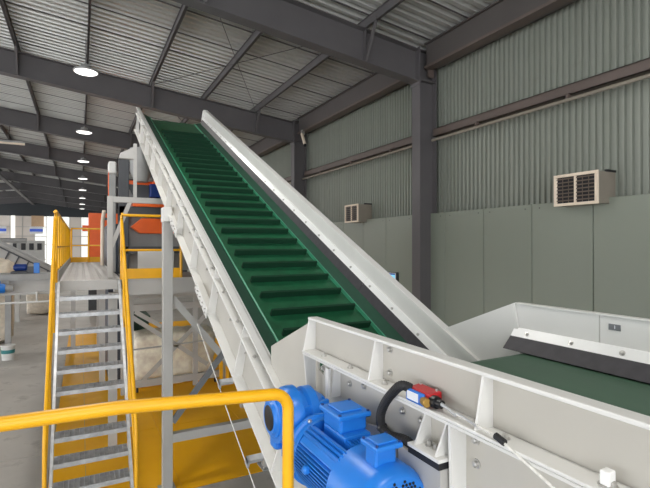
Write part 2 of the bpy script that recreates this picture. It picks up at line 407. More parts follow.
# discharge hood at the head
b = MB(); b.extr([I(1.06, 8.74, -.28), I(1.06, 8.84, -.42), (1.06, 10.05, 4.75), (1.06, 9.62, 4.75), I(1.06, 8.5, -.44)], (1.18, 0, 0)); b.build('discharge_hood', midm, IC)
# H-frame support under the mid span
for x in (.97, 2.31):
    z = EL0+TAN*6.1-.47/cT
    p = MB().box(x-.06, x+.06, 6.04, 6.16, .02, z-.02).build('support_post', greyp, IC, bev=.006)
    MB().box(x-.1, x+.1, 5.97, 6.23, .004, .02).build('base_plate', steel, p)
    for dx, dy in ((-.08, -.1), (.08, -.1)): MB().lathe((x+dx, 6.1+dy, .02), (0, 0, 1), [(0, .014), (.015, .014), (.03, .006)], 6).build('anchor_bolt', bolt_m, p)
    MB().box(x-.065, x+.03, 5.96, 6.2, z-.12, z+.06).build('head_plate', white, p, bev=.004)
MB().box(1.03, 2.25, 6.05, 6.15, .6, .71).build('cross_beam', greyp, IC, bev=.004)
MB().bar((1.03, 6.09, 2.43), (1.66, 6.09, 1.64), .012, .085, (1, 0, 1)).build('diagonal_brace', greyp, IC)
MB().bar((1.66, 6.09, 1.64), (2.25, 6.09, .9), .012, .085, (1, 0, 1)).build('diagonal_brace', greyp, IC)
MB().bar((1.03, 6.07, .86), (1.68, 6.07, 1.66), .05, .07, (1, 0, -1)).build('diagonal_brace', greyd, IC, label='darker steel channel brace')
MB().bar((1.68, 6.07, 1.66), (2.25, 6.07, 2.4), .05, .07, (1, 0, -1)).build('diagonal_brace', greyd, IC, label='darker steel channel brace')
# rope brackets on the lower flange
for s in (1.1, .42):
    q = ipart('rope_bracket', steel, (.86, .96, s, s+.04, -.49, -.466), (.86, .875, s, s+.04, -.52, -.466))
WR = MB().tube([I(.868, 1.9, -.512), I(.868, .8, -.527), I(.868, -.7, -.512)], .003, 6).build('wire_rope', ropem)
tag(WR, 'thin steel wire rope running along the lower edge of the inclined conveyor', 'rope')

# ------------------------------------------------------------------ feed conveyor (nearest, horizontal)
FC = thing('feed_conveyor', 'white horizontal feed conveyor with smooth dull green belt beside the blue motor', 'conveyor', (1.6, .6, 0))
Y0, Y1 = -1.4, 1.99
# belt loop
R2 = .13; zt = 2.49; ey = 1.75
prof = [(Y0, zt)] + [(ey+R2*sin(a), zt-R2+R2*cos(a)) for a in [pi*k/10 for k in range(11)]] + [(Y0, zt-2*R2)]
inner = [(y, z-.012*(1 if i == 0 else -1)) if i in (0, 12) else (ey+(y-ey)*.92, zt-R2+(z-zt+R2)*.92) for i, (y, z) in enumerate(prof)]
pts = prof+inner[::-1]; n_ = len(prof); N_ = len(pts)
P0 = [Vector((1.03, y, z)) for y, z in pts]; vs = P0+[p+Vector((1.22, 0, 0)) for p in P0]; fs = []
for i in range(N_): fs.append((i, (i+1) % N_, N_+(i+1) % N_, N_+i))
for i in range(n_-1): fs += [(i, i+1, N_-2-i, N_-1-i), (N_+i, N_+N_-1-i, N_+N_-2-i, N_+i+1)]
MB().add(vs, fs).build('belt', feed_g, FC)
MB().lathe((1.03, ey, zt-R2), (1, 0, 0), [(0, .117), (1.22, .117)], 24).build('head_drum', greyd, FC, smooth=True)
# near side
MB().box(1.0, 1.01, .93, Y1, 2.6, 2.75).box(1.0, 1.01, Y0, .926, 2.6, 2.75).build('upper_plate', white_shade, FC)
MB().box(.962, 1.012, Y0, Y1, 2.745, 2.757).build('top_flange', white, FC, bev=.003)
MB().box(.93, 1.0, Y0, Y1, 2.594, 2.603).build('ledge_plate', white, FC, bev=.002)
MB().box(.933, 1.0, Y0, Y1, 2.582, 2.592).build('ledge_plate', white, FC, bev=.002)
MB().box(1.0, 1.01, 1.02, 1.90, 2.0, 2.592).box(1.0, 1.01, Y0, 1.015, 2.0, 2.592).build('lower_plate', white_shade, FC)
MB().box(.94, 1.02, Y0, 1.9, 1.99, 2.0).build('bottom_flange', white, FC)
for y in (1.98, 1.42, .90, .35, -.2):
    MB().extr([(1.0, y, 2.745), (.965, y, 2.745), (.936, y, 2.603), (1.0, y, 2.603)], (0, .008, 0)).build('upper_rib', white, FC)
for y in (1.98, 1.0): MB().extr([(1.0, y, 2.582), (.938, y, 2.582), (.955, y, 2.40 if y > 1.5 else 2.0), (1.0, y, 2.40 if y > 1.5 else 2.0)], (0, .01, 0)).build('lower_rib', white, FC)
b = MB().extr([(1.0, 1.74, 2.57), (.968, 1.74, 2.57), (.94, 1.74, 2.35), (1.0, 1.74, 2.35)], (0, .01, 0)).box(.938, .95, 1.74, 1.765, 2.33, 2.57).build('lower_rib', white, FC)
def bolt(x, y, z, ax=(-1, 0, 0), r=.011):
    return MB().lathe((x, y, z), ax, [(0, r*1.6), (.003, r*1.6), (.003, r), (.011, r), (.013, r*.6)], 10)
g0 = bolt(1.0, 1.375, 2.72, r=.009).build('bolt', bolt_m, FC)
for (y, z) in ((1.375, 2.635), (1.9, 2.53), (1.55, 2.54), (1.30, 2.52), (1.42, 2.47), (1.2, 2.52), (1.2, 2.47), (.963, 2.543), (.96, 2.477), (.60, 2.45), (1.685, 2.41), (1.82, 2.45), (1.66, 2.52)):
    inst(g0, FC, (0, y-1.375, z-2.72))
g1 = bolt(.965, 1.83, 2.603, (0, 0, 1), r=.008).build('bolt', bolt_m, FC)
for y in (1.6, 1.36, 1.12, .83, .56, .25): inst(g1, FC, (0, y-1.83, 0))
pk = MB().box(.95, .976, .558, .578, 2.606, 2.636).build('bolt_cap', clampw, FC, bev=.003, label='white square cap standing on the ledge')
MB().lathe((.963, .568, 2.603), (0, 0, 1), [(0, .018), (.004, .018)], 12).build('washer', bolt_m, pk)
# far side
MB().box(2.3, 2.31, 1.397, 1.9, 2.0, 2.75).build('far_side_plate', white, FC)
MB().box(2.3, 2.31, Y0, 1.393, 2.0, 2.75).build('far_side_plate', white, FC)
MB().box(2.29, 2.335, Y0, 1.9, 2.75, 2.76).build('far_top_flange', white, FC, bev=.003)
lp = MB().box(2.295, 2.3, 1.292, 1.348, 2.686, 2.716).build('label_plate', greyd, FC, label='small grey plate')
MB().box(2.293, 2.295, 1.316, 1.319, 2.694, 2.71).build('label_mark', paperw, lp)
MB().extr([(2.299, Y0, 2.612), (2.29, Y0, 2.612), (2.254, Y0, 2.562), (2.264, Y0, 2.556)], (0, 1.9-Y0, 0)).build('clamp_bar', clampw, FC)
MB().extr([(2.266, Y0, 2.566), (2.256, Y0, 2.566), (2.19, Y0, 2.499), (2.202, Y0, 2.495)], (0, 1.9-Y0, 0)).build('rubber_skirt', rubber, FC)
g2 = bolt(2.273, 1.8, 2.588, (-.81, 0, .58), .009).build('bolt', bolt_m, FC)
for y in (1.53, 1.27, 1.0, .7): inst(g2, FC, (0, y-1.8, 0))
# chute plates joining to the inclined conveyor
MB().extr([(2.285, 1.9, 2.757), (2.285, 2.52, 2.50), (2.285, 2.25, 2.31), (2.285, 1.84, 2.40), (2.285, 1.87, 2.6)], (.012, 0, 0)).build('chute_plate', white, FC)
MB().extr([(1.02, 2.01, 2.745), (1.02, 2.62, 2.49), (1.02, 2.62, EL0+TAN*2.62-.03), (1.02, 1.5, EL0+TAN*1.5-.03), (1.02, 1.7, 2.4), (1.02, 1.99, 2.5)], (.01, 0, 0)).build('chute_plate', white_shade, FC)
# legs and cross beams out of sight below
for y in (-1.1, .9):
    for x in (1.06, 2.24):
        MB().box(x-.05, x+.05, y-.05, y+.05, 0, 1.99).build('leg', greyp, FC)
    MB().box(1.0, 2.3, y-.04, y+.04, 1.9, 1.99).build('cross_beam', greyp, FC)
MB().box(1.01, 2.3, 1.2, 1.26, 2.1, 2.2).build('cross_beam', greyp, FC)
# weigh-cell bracket bolted to the near side
mbk = MB().box(.912, 1.0, 1.02, 1.165, 2.468, 2.479).build('mounting_bracket', white, FC, bev=.002)
for y in (1.04, 1.135):
    MB().extr([(1.0, y, 2.588), (.972, y, 2.588), (.92, y, 2.479), (1.0, y, 2.479)], (0, .007, 0)).build('gusset', white, mbk)
MB().box(.985, 1.0, 1.03, 1.15, 2.479, 2.588).build('back_plate', white_shade, mbk)
MB().box(.914, 1.0, 1.022, 1.163, 2.448, 2.468).build('rubber_pad', blackr, mbk)
for y in (1.08, 1.11): MB().lathe((.955, y, 2.479), (0, 0, 1), [(0, .013), (.003, .013), (.003, .008), (.016, .008), (.019, .004)], 8).build('bolt', bolt_m, mbk)
MB().box(.918, 1.0, 1.02, 1.026, 2.27, 2.448).box(.918, .924, 1.026, 1.22, 2.27, 2.448).box(.924, 1.0, 1.026, 1.22, 2.44, 2.448).build('box_beam', greyp, mbk)

# ------------------------------------------------------------------ blue gear motor
AX, AZ = .825, 2.305
GM = thing('gear_motor', 'large blue finned gear motor mounted on the feed conveyor side', 'motor', (AX, 1.4, 2.1))
gb = MB().lathe((.69, 1.745, 2.405), (1, 0, 0), [(0, .1), (.04, .104), (.05, .09), (.12, .09), (.13, .104), (.165, .104), (.175, .09), (.22, .06)], 36).build('gearbox', blue, GM, smooth=True)
MB().box(.735, .92, 1.67, 1.81, 2.19, 2.40).build('lower_housing', blue, gb, bev=.04)
MB().lathe((AX, 1.76, AZ+.02), (0, -1, -.1), [(0, .08), (.08, .105), (.14, .115)], 32).build('input_neck', blue, gb, smooth=True)
MB().lathe((.72, 1.745, 2.405), (-1, 0, 0), [(-.06, .114), (-.02, .114), (-.012, .108), (.008, .104), (.02, .098), (.026, .08), (.036, .078), (.04, .066), (.05, .062)], 40).build('output_flange', blue, gb, smooth=True)
MB().lathe((.69, 1.745, 2.405), (-1, 0, 0), [(0, .05), (.0215, .05), (.0225, .047)], 28).build('shaft_bore_shade', blackm, gb, smooth=True, label='dark round disc painted as the shaded shaft opening')  # solid black disc, paints the shade inside the bore
MB().lathe((1.0, 1.745, 2.405), (-1, 0, 0), [(-.05, .04), (.1, .04)], 16).build('drive_shaft', steel, gb)
MB().box(.695, .75, 1.74, 1.81, 2.265, 2.325).build('torque_foot', blue, gb, bev=.015)
MB().box(.74, .80, 1.75, 1.80, 2.47, 2.512).build('vent_boss', blue, gb, bev=.012)
MB().box(.755, .785, 1.76, 1.775, 2.512, 2.514).build('label_plate', yellow, gb, label='tiny yellow plate on the blue boss')
for y in (1.66, 1.70): MB().extr([(.75, y, 2.33), (.77, y, 2.45), (.9, y, 2.47), (.92, y, 2.33)], (0, .02, 0)).build('casting_rib', blue, gb, bev=.004)
MB().lathe((AX, 1.66, AZ), (0, -1, 0), [(0, .105), (.03, .112), (.055, .14), (.07, .14), (.075, .13), (.085, .126)], 40).build('adapter_flange', blue, gb, smooth=True)
for k in range(8):
    a = pi/8+k*pi/4
    MB().lathe((AX+.131*cos(a), 1.59, AZ+.131*sin(a)), (0, -1, 0), [(0, .009), (.009, .009), (.011, .005)], 6).build('bolt', bolt_m, gb)
mb_ = MB().lathe((AX, 1.58, AZ), (0, -1, 0), [(0, .126), (.02, .126), (.022, .088), (.30, .088)], 40).build('motor_body', blue, GM, smooth=True)
fn = MB()
for sg in (-1, 1):
    for k in range(-10, 7):
        z = AZ+k*.0115
        if sg < 0 and k > 5: continue
        ro = .128; zz = z-AZ
        xo = math.sqrt(max(.0, ro*ro-zz*zz)); xi = math.sqrt(max(0, .08*.08-zz*zz)) if abs(zz) < .08 else 0
        fn.box(*sorted((AX+sg*xi, AX+sg*xo)), 1.29, 1.555, z-.002, z+.002)
for k in range(-7, 8):
    x = k*.0125
    if -4 <= k <= 10: continue
    xo = math.sqrt(.136**2-x*x); fn.box(AX+x-.003, AX+x+.003, 1.29, 1.555, AZ+.09, AZ+xo)
fn.build('cooling_fins', blue, mb_, kind='stuff')
# smooth broad shoulders at the upper left
MB().extr([(AX-.110, 1.3, AZ+.066), (AX-.090, 1.3, AZ+.09), (AX-.055, 1.3, AZ+.08), (AX-.075, 1.3, AZ+.045)], (0, .255, 0)).build('shoulder', blue, mb_, bev=.006)
MB().extr([(AX-.078, 1.3, AZ+.101), (AX-.045, 1.3, AZ+.118), (AX-.03, 1.3, AZ+.09), (AX-.055, 1.3, AZ+.075)], (0, .255, 0)).build('shoulder', blue, mb_, bev=.006)
MB().lathe((AX-.125, 1.45, AZ+.012), (-1, 0, .1), [(0, .016), (.012, .016), (.02, .009)], 12).build('lifting_plug', blue, mb_, smooth=True)
# terminal box on its finned pedestal
MB().box(.80, .91, 1.365, 1.52, AZ+.08, 2.44).build('pedestal', blue, mb_, bev=.006)
pf = MB()
for k in range(7): pf.box(.797+.0*k, .915, 1.30+k*.0095, 1.304+k*.0095, AZ+.07, AZ+.118)
for k in range(9): pf.box(.812+k*.012, .817+k*.012, 1.30, 1.365, AZ+.08, AZ+.124)
pf.build('pedestal_fins', blue, mb_, kind='stuff')
tb = MB().box(.80, .912, 1.395, 1.522, 2.436, 2.492).build('terminal_box', blue, GM, bev=.01)
MB().box(.788, .924, 1.383, 1.534, 2.487, 2.505).build('lid', blue, tb, bev=.005)
MB().box(.812, .9, 1.41, 1.507, 2.505, 2.513).build('raised_panel', blue, tb, bev=.005)
for dx in (.798, .914):
    for dy in (1.393, 1.524): MB().lathe((dx, dy, 2.505), (0, 0, 1), [(0, .006), (.004, .006)], 8).build('screw', blued, tb)
MB().lathe((.912, 1.46, 2.465), (1, 0, 0), [(0, .017), (.02, .017), (.022, .012), (.05, .012)], 12).build('cable_gland', blackr, tb)
# fan cover
fc = MB().lathe((AX, 1.29, AZ), (0, -1, 0), [(-.01, .134), (.15, .134), (.17, .131), (.186, .122), (.196, .116), (.200, .108), (.202, .0)], 48).build('fan_cover', blue, GM, smooth=True)
vh = MB()
for i in range(-9, 10):
    for j in range(-9, 10):
        x = (i+.5*(j % 2))*.0125; z = j*.011
        r_ = math.hypot(x, z)
        if .022 < r_ < .102 and abs(x) > .009 and not (abs(z) < .009):
            vh.lathe((AX+x, 1.0895, AZ+z), (0, -1, 0), [(0, .0046), (.0022, .0046)], 6)
vh.build('vent_holes', blackm, fc, kind='stuff')
tb2 = MB().box(.782, .86, 1.15, 1.21, AZ+.12, 2.486).build('terminal_box', blue, GM, bev=.008, label='smaller terminal box on the fan cover')
MB().box(.772, .872, 1.132, 1.222, 2.482, 2.498).build('lid', blue, tb2, bev=.004)
MB().box(.786, .858, 1.146, 1.208, 2.498, 2.505).build('raised_panel', blue, tb2, bev=.004)
for dx in (.78, .864):
    for dy in (1.14, 1.214): MB().lathe((dx, dy, 2.498), (0, 0, 1), [(0, .005), (.004, .005)], 8).build('screw', blued, tb2)
# torque plate between motor and conveyor
MB().box(.74, .99, 1.27, 1.5, 2.10, 2.12).build('base_plate', white, GM, bev=.003)
MB().box(.745, .757, 1.27, 1.5, 2.12, 2.17).build('base_rib', white, GM)
MB().extr([(.965, 2.02, 2.40), (.965, 1.5, 2.415), (.965, 1.36, 2.44), (.965, 1.3, 2.40), (.965, 1.3, 2.12), (.965, 2.02, 2.12)], (.012, 0, 0)).build('torque_arm', white, GM)

# ------------------------------------------------------------------ pull-cord switch, hose, cord
PS = thing('pull_switch', 'small red pull cord switch with blue and white label on the conveyor ledge', 'switch', (.96, 1.14, 2.605))
hs = MB().extr([(.937, 1.085, 2.609), (.985, 1.085, 2.609), (.985, 1.085, 2.65), (.937, 1.085, 2.646)], (0, .105, 0)).build('housing', red, PS, bev=.005)
cv = MB().box(.926, .938, 1.105, 1.192, 2.603, 2.643).build('label_cover', sblue, PS, bev=.006)
MB().box(.9245, .926, 1.128, 1.182, 2.611, 2.637).build('label_plate', paperw, cv)
MB().lathe((.93, 1.10, 2.622), (-.3, -1, 0), [(-.01, .014), (.014, .014), (.016, .011)], 14).build('brass_gland', brass, PS)
MB().lathe((.95, 1.09, 2.625), (.05, -1, 0), [(0, .019), (.02, .019), (.022, .013), (.04, .013)], 16).build('cord_socket', blackm, PS)
for y in (1.1, 1.175): MB().lathe((.975, y, 2.648), (0, 0, 1), [(0, .004), (.007, .004)], 8).build('screw', bolt_m, PS)
pr_ = MB().tube([(.95, 1.05, 2.625), (.948, .98, 2.618), (.93, .83, 2.618), (.925, .6, 2.54), (.925, .3, 2.44), (.925, -1.2, 2.42)], .0035, 6).build('pull_rope', ropem)
tag(pr_, 'white coated pull cord stretched along the feed conveyor from the red switch', 'cord')
MB().tube([(.93, .83, 2.618), (.929, .80, 2.61)], .009, 8).build('ferrule', blackr, pr_, label='black ferrule')
MB().tube([(.95, 1.052, 2.627), (.95, 1.02, 2.622), (.945, .985, 2.616)], [.006, .0045, .006], 8).build('turnbuckle', steel, pr_, label='shiny turnbuckle')
MB().tube([(.95, .985, 2.62), (.938, .9, 2.617)], .004, 8).build('thimble', steel, pr_)
pth = [(.945, 1.185, 2.637), (.92, 1.205, 2.645), (.915, 1.25, 2.607), (.915, 1.292, 2.56), (.915, 1.316, 2.511), (.915, 1.307, 2.476), (.92, 1.27, 2.46), (.94, 1.21, 2.462), (.945, 1.17, 2.445), (.94, 1.19, 2.40), (.94, 1.22, 2.28)]
def spl(P, n=6):
    P = [Vector(p) for p in P]; out = []
    for i in range(len(P)-1):
        a, b_, c_, d = P[max(i-1, 0)], P[i], P[i+1], P[min(i+2, len(P)-1)]
        for k in range(n):
            t = k/n; out.append(.5*((2*b_)+(c_-a)*t+(2*a-5*b_+4*c_-d)*t*t+(3*b_-a-3*c_+d)*t**3))
    return out+[P[-1]]
sp = spl(pth, 14)
CH = MB().tube(sp, [.0152+.0012*(i % 2) for i in range(len(sp))], 12).build('cable_hose', blackr)
tag(CH, 'black corrugated cable hose arching from the red switch down behind the blue motor', 'hose')
for i in (70,): MB().lathe(sp[i], sp[i+1]-sp[i], [(-.004, .0195), (.004, .0195)], 12).build('cable_tie', blackm, CH)

# ------------------------------------------------------------------ foreground guard rail and the platform it stands on
GR = thing('guard_rail', 'thick yellow pipe guard rail in the foreground bending down in front of the motor', 'guard rail', (.64, 1.5, 1.52))
rz = 2.612
bend = [(.648-.06+.06*sin(a), 1.5, rz-.06-.03+.06*cos(a)+.0) for a in [pi/2*k/8 for k in range(9)]]
MB().tube([(-2.4, 1.5, rz+.035), (.1, 1.5, rz+.005), (.588, 1.5, rz-.03)] + bend[1:], .0205, 16).build('top_rail', yellow, GR, smooth=True)
MB().tube([bend[-1], (.648, 1.5, 1.53)], .0205, 16).build('post', yellow, GR, smooth=True)
MB().tube([(-2.4, 1.5, rz+.03), (-2.4, 1.5, 1.53)], .0205, 16).build('post', yellow, GR, smooth=True)
MB().tube([(-.88, 1.5, rz), (-.88, 1.5, 1.53)], .0205, 16).build('post', yellow, GR, smooth=True)
for x in (-2.4, -.88, .648): MB().box(x-.05, x+.05, 1.45, 1.55, 1.52, 1.532).build('base_plate', yellow, GR)
OP = thing('operator_platform', 'grey steel operator platform deck under the foreground yellow rail', 'platform', (-.9, .5, 0))
MB().box(-2.5, .74, .0, 1.58, 1.46, 1.52).build('deck', steel, OP)
for x in (-2.4, .64):
    for y in (.1, 1.48): MB().box(x-.05, x+.05, y-.05, y+.05, 0, 1.46).build('leg', greyp, OP)

# ------------------------------------------------------------------ access stair
ST = thing('access_stair', 'steep galvanised stair with open grating treads climbing to the walkway', 'stair', (.11, 5.0, 0))
TY = lambda k: 7.42-.19*k; TZ = lambda k: 2.6-.2*k
for x0 in (-.285, .475):
    MB().extr([(x0, TY(0)-.01, 2.6), (x0, TY(13)+.03, .0), (x0, TY(13)-.12, .0), (x0, TY(0)-.12, 2.6)], (.03, 0, 0)).build('stringer', steel, ST)
for k in range(1, 13):
    y, z = TY(k), TZ(k); t = MB().box(-.255, .475, y-.13, y-.122, z-.045, z+.004).box(-.255, .475, y+.10, y+.106, z-.03, z).build('tread', steel, ST)
    g = MB()
    for i in range(1, 15): g.box(-.255+i*.0487-.003, -.255+i*.0487+.003, y-.122, y+.1, z-.028, z)
    for j in range(1, 7): g.box(-.255, .475, y-.122+j*.032-.001, y-.122+j*.032+.001, z-.028, z-.004)
    g.build('grating', steel, t, kind='stuff')
for x in (-.31, .518):
    nm = 'handrail'
    top = 3.55
    sh = .93
    h = MB().tube([(x, 7.12, top), (x, TY(1), TZ(1)+sh+.15), (x, TY(11.3), TZ(11.3)+sh), (x, TY(11.6), TZ(11.6)+sh-.08), (x, TY(11.7), .06)], .02, 10).build(nm, yellow, ST, smooth=True)
    MB().tube([(x, TY(.5), TZ(.5)+.52), (x, TY(11.6), TZ(11.6)+.48)], .015, 8).build('mid_rail', yellow, ST)
    for k in (3, 7.3): MB().tube([(x, TY(k), TZ(k)-.02), (x, TY(k), TZ(k)+sh+.02)], .017, 8).build('post', yellow, ST)

# ------------------------------------------------------------------ walkway beyond the stair
WK = thing('walkway', 'raised walkway with pale chequered deck beyond the top of the stair', 'walkway', (.15, 11, 0))
for k in range(6):
    y0 = 7.42+k*1.35; MB().box(-.27, .53, y0+.004, y0+1.346, 2.57, 2.6).build('deck_plate', greyp, WK)
chq = MB()
for k in range(0, 100):
    for i in range(13): chq.bar((-.25+i*.058+(.029 if k % 2 else 0), 7.44+k*.08, 2.6015), (-.225+i*.058+(.029 if k % 2 else 0), 7.44+k*.08+(.025 if (i+k) % 2 else -.025)+.02, 2.6015), .008, .003)
chq.build('tread_pattern', greyp, WK, kind='stuff')
MB().box(-.285, -.27, 7.3, 15.5, 2.4, 2.75).build('side_beam', greyp, WK); MB().box(.53, .545, 7.42, 15.5, 2.4, 2.6).build('side_beam', greyp, WK)
MB().box(-.285, .545, 7.42, 7.5, 2.46, 2.57).build('front_beam', greyp, WK)
for y in (7.55, 11.4, 15.4):
    for x in ((.42,) if y < 15 else (-.2, .48)): MB().box(x-.06, x+.06, y-.05, y+.05, 0, 2.4).build('leg', greyp, WK)
def rail(root, pts, zs, posts, toe=None, r=.021):
    for z in zs:
        MB().tube([(x, y, z) for x, y in pts], r if z == zs[0] else r*.8, 8).build('top_rail' if z == zs[0] else 'mid_rail', yellow, root, smooth=True)
    for (x, y) in posts: MB().tube([(x, y, 2.6), (x, y, zs[0])], r, 8).build('post', yellow, root, smooth=True)
    if toe:
        for (p, q) in zip(pts, pts[1:]): MB().bar((*p, 2.68), (*q, 2.68), .008, .15).build('toe_board', yellow, root)
r1 = thing('walkway_rail', 'yellow guard rail with many posts along the left edge of the walkway', 'guard rail', (-.3, 11, 2.6))
rail(r1, [(-.3, 7.15), (-.3, 15.5)], [3.56, 3.08], [(-.3, 7.2+i*.92) for i in range(10)], True)
r2 = thing('end_rail', 'yellow guard rail across the far end of the walkway', 'guard rail', (.1, 15.48, 2.6))
rail(r2, [(-.27, 15.48), (.6, 15.48)], [3.6, 3.1], [(-.25, 15.48), (.2, 15.48), (.58, 15.48)], True, .025)
r3 = thing('side_rail', 'yellow guard rail between the stair top and the grey conveyor post', 'guard rail', (.95, 7.4, 2.6))
rail(r3, [(.53, 7.4), (1.38, 7.4)], [3.55, 3.03], [(.53, 7.4), (1.38, 7.4)], True)
SD = thing('side_landing', 'grey steel landing behind the yellow side rail', 'landing', (1.4, 8, 0))
MB().box(.58, 2.9, 7.42, 8.9, 2.54, 2.6).build('deck', greyp, SD); MB().box(.58, 2.9, 7.42, 7.5, 2.36, 2.54).build('front_beam', greyp, SD)
MB().box(.58, 2.9, 8.3, 8.4, 2.2, 2.36).build('cross_beam', greyp, SD)
for x in (2.8,): MB().box(x-.05, x+.05, 7.45, 7.55, 0, 2.36).build('leg', greyp, SD)
MB().box(.7, .8, 8.5, 8.6, 0, 2.54).build('leg', greyp, SD); MB().box(2.7, 2.8, 8.5, 8.6, 0, 2.54).build('leg', greyp, SD)

# ------------------------------------------------------------------ head support frame
HF = thing('head_support_frame', 'light grey steel frame carrying the conveyor head above the landing', 'support frame', (.8, 7.9, 2.6))
MB().box(.36, .44, 7.86, 7.94, 2.6, 3.87).build('post', greyp, HF, bev=.005)
MB().box(.44, 1.25, 7.866, 7.934, 3.775, 3.865).build('top_beam', greyp, HF, bev=.005)
MB().bar((.42, 7.9, 3.08), (.68, 7.9, 3.78), .06, .06, (1, 0, 0)).build('knee_brace', greyp, HF)
MB().box(.735, .785, 7.87, 7.93, 3.87, 4.72).build('stub_post', greyp, HF)
MB().extr([(.52, 7.86, 4.47), (.76, 7.86, 4.47), (.78, 7.86, 4.68), (.54, 7.86, 4.55)], (0, .08, 0)).build('bracket', greyp, HF)
MB().box(2.3, 2.4, 7.86, 7.94, 2.6, 4.0).build('post', greyp, HF)

# ------------------------------------------------------------------ shredding machine behind
SM = thing('shredding_machine', 'dark grey and orange processing machine half hidden behind the white conveyor', 'machine', (1.6, 9.6, 0))
MB().box(.62, .80, 9.4, 9.6, 2.6, 4.72).build('column', darkm, SM, bev=.01)
MB().box(.62, 3.0, 9.4, 9.5, 3.66, 3.84).build('beam', darkm, SM); MB().box(.62, 3.0, 9.4, 9.5, 2.95, 3.08).build('beam', darkm, SM)
MB().box(.8, 3.0, 9.6, 11.5, 2.6, 3.66).build('body', midm, SM, bev=.01)
MB().extr([(.83, 9.36, 3.45), (1.02, 9.36, 3.62), (2.6, 9.36, 3.62), (2.6, 9.36, 3.33), (1.0, 9.36, 3.33)], (0, .4, 0)).build('hopper_belly', orange, SM, bev=.01)
MB().box(.86, 2.6, 9.36, 10.4, 3.84, 3.93).build('hopper_flange', orange, SM, bev=.01)
MB().extr([(.8, 9.5, 4.28), (2.2, 9.5, 4.28), (2.2, 9.5, 4.22), (1.3, 9.5, 3.93), (.95, 9.5, 3.93), (.8, 9.5, 4.2)], (0, .9, 0)).build('hopper', darkm, SM)
MB().box(.79, 2.2, 9.48, 10.4, 4.27, 4.34).build('hopper_rim', orange, SM)
MB().box(1.16, 1.44, 9.3, 9.48, 4.02, 4.28).build('drive_cover', blued, SM, bev=.02, label='dark blue cover with an orange dome')
MB().lathe((1.34, 9.4, 4.28), (0, 0, 1), [(0, .13), (.05, .12), (.1, .08), (.12, .02)], 16).build('drive_dome', orange, SM, smooth=True)
MB().box(.95, 1.6, 9.3, 9.38, 2.62, 3.02).build('white_panel', white, SM)
MB().lathe((1.0, 9.3, 4.5), (0, 0, 1), [(-.2, .12), (0, .2), (.42, .2)], 20).build('dust_pipe', midm, SM, smooth=True)
CB = thing('slim_cabinet', 'narrow grey instrument cabinet with white top beside the dark machine column', 'cabinet', (.5, 9.6, 2.6))
MB().box(.46, .58, 9.5, 9.75, 2.6, 4.45).build('body', midm, CB, bev=.01); MB().box(.45, .59, 9.48, 9.77, 4.45, 4.68).build('head', white, CB, bev=.03); MB().box(.452, .46, 9.5, 9.7, 3.9, 4.5).build('edge_strip', orange, CB)
DC = thing('control_cabinet', 'tall dark navy cabinet beside the walkway with a beige pipe in front', 'cabinet', (.75, 12.9, 0))
MB().box(.56, .95, 11.6, 14.2, 0, 3.6).build('body', mat('navy_cabinet', srgb(44, 52, 66), .45), DC, bev=.01)
for k in range(2): MB().box(.547, .56, 11.65+k*1.28, 12.88+k*1.28, .2, 3.5).build('door', mat('navy_door', srgb(52, 60, 76), .4), DC)
MB().tube([(.46, 12.6, 2.61), (.47, 12.6, 3.7), (.5, 12.5, 3.95)], .045, 10).build('beige_pipe', cream, DC, smooth=True)
OC = thing('orange_cabinet', 'bright orange machine box standing beyond the far end of the walkway', 'machine', (1.1, 24, 0))
MB().box(.30, 1.5, 23, 24.2, 2.2, 4.55).build('body', orange, OC, bev=.02); MB().box(.05, .3, 23.1, 23.9, 3.75, 4.0).build('side_lug', orange, OC); MB().box(.05, .3, 23.1, 23.9, 2.1, 2.3).build('side_lug', orange, OC)
MB().box(.3, 1.5, 23, 24.2, 0, 2.2).build('stand', darkm, OC)
MB().lathe((1.0, 23, 4.3), (0, -1, 0), [(0, .06), (.02, .06)], 10).build('port', darkm, OC)

# ------------------------------------------------------------------ X-braced frame and wrapped bale below the landing
XF = thing('braced_frame', 'pale steel frame with crossed braces standing on the yellow floor under the landing', 'frame', (1.8, 10.4, 0))
MB().box(.75, 2.95, 10.35, 10.45, .12, .26).build('bottom_beam', greyp, XF)
MB().box(.75, 2.95, 10.35, 10.45, 1.72, 1.86).build('top_beam', greyp, XF); MB().box(.6, 3.2, 10.3, 10.6, 2.0, 2.3).build('upper_beam', greyp, XF)
for x in (.78, 2.25, 2.9): MB().box(x-.05, x+.05, 10.36, 10.44, .0, 2.0).build('post', greyp, XF)
for (a, b_) in (((.75, 1.75), (2.5, .45)), ((1.15, .26), (2.7, 1.78)), ((1.0, 1.72), (1.7, 1.25))):
    MB().bar((a[0], 10.33, a[1]), (b_[0], 10.33, b_[1]), .012, .09, (0, 0, 1)).build('cross_brace', greyp, XF)
MB().box(.92, .96, 10.2, 10.24, .26, 1.5).build('upright', greyp, XF); MB().tube([(.94, 10.22, .95), (2.4, 10.22, 1.0)], .018, 8).build('rail', greyp, XF)
for x in (1.05, 2.7): MB().lathe((x-.02, 10.4, .06), (1, 0, 0), [(0, .055), (.04, .055)], 14).build('caster', blackr, XF)
for x in (2.72, 2.86, 3.0): MB().box(x, x+.07, 10.1, 10.15, .02, 1.1).build('yellow_post', yellow, XF)
bm = bmesh.new(); bmesh.ops.create_cube(bm, size=1)
bmesh.ops.subdivide_edges(bm, edges=bm.edges[:], cuts=9, use_grid_fill=True)
random.seed(11)
for v_ in bm.verts:
    n = v_.co.normalized(); v_.co = v_.co*.8+n*.12
    v_.co += n*random.uniform(-.035, .035); v_.co.x *= 1.75; v_.co.y *= .9; v_.co.z *= 1.15
me = bpy.data.meshes.new('wrapped_bale'); bm.to_mesh(me); bm.free(); me.materials.append(film)
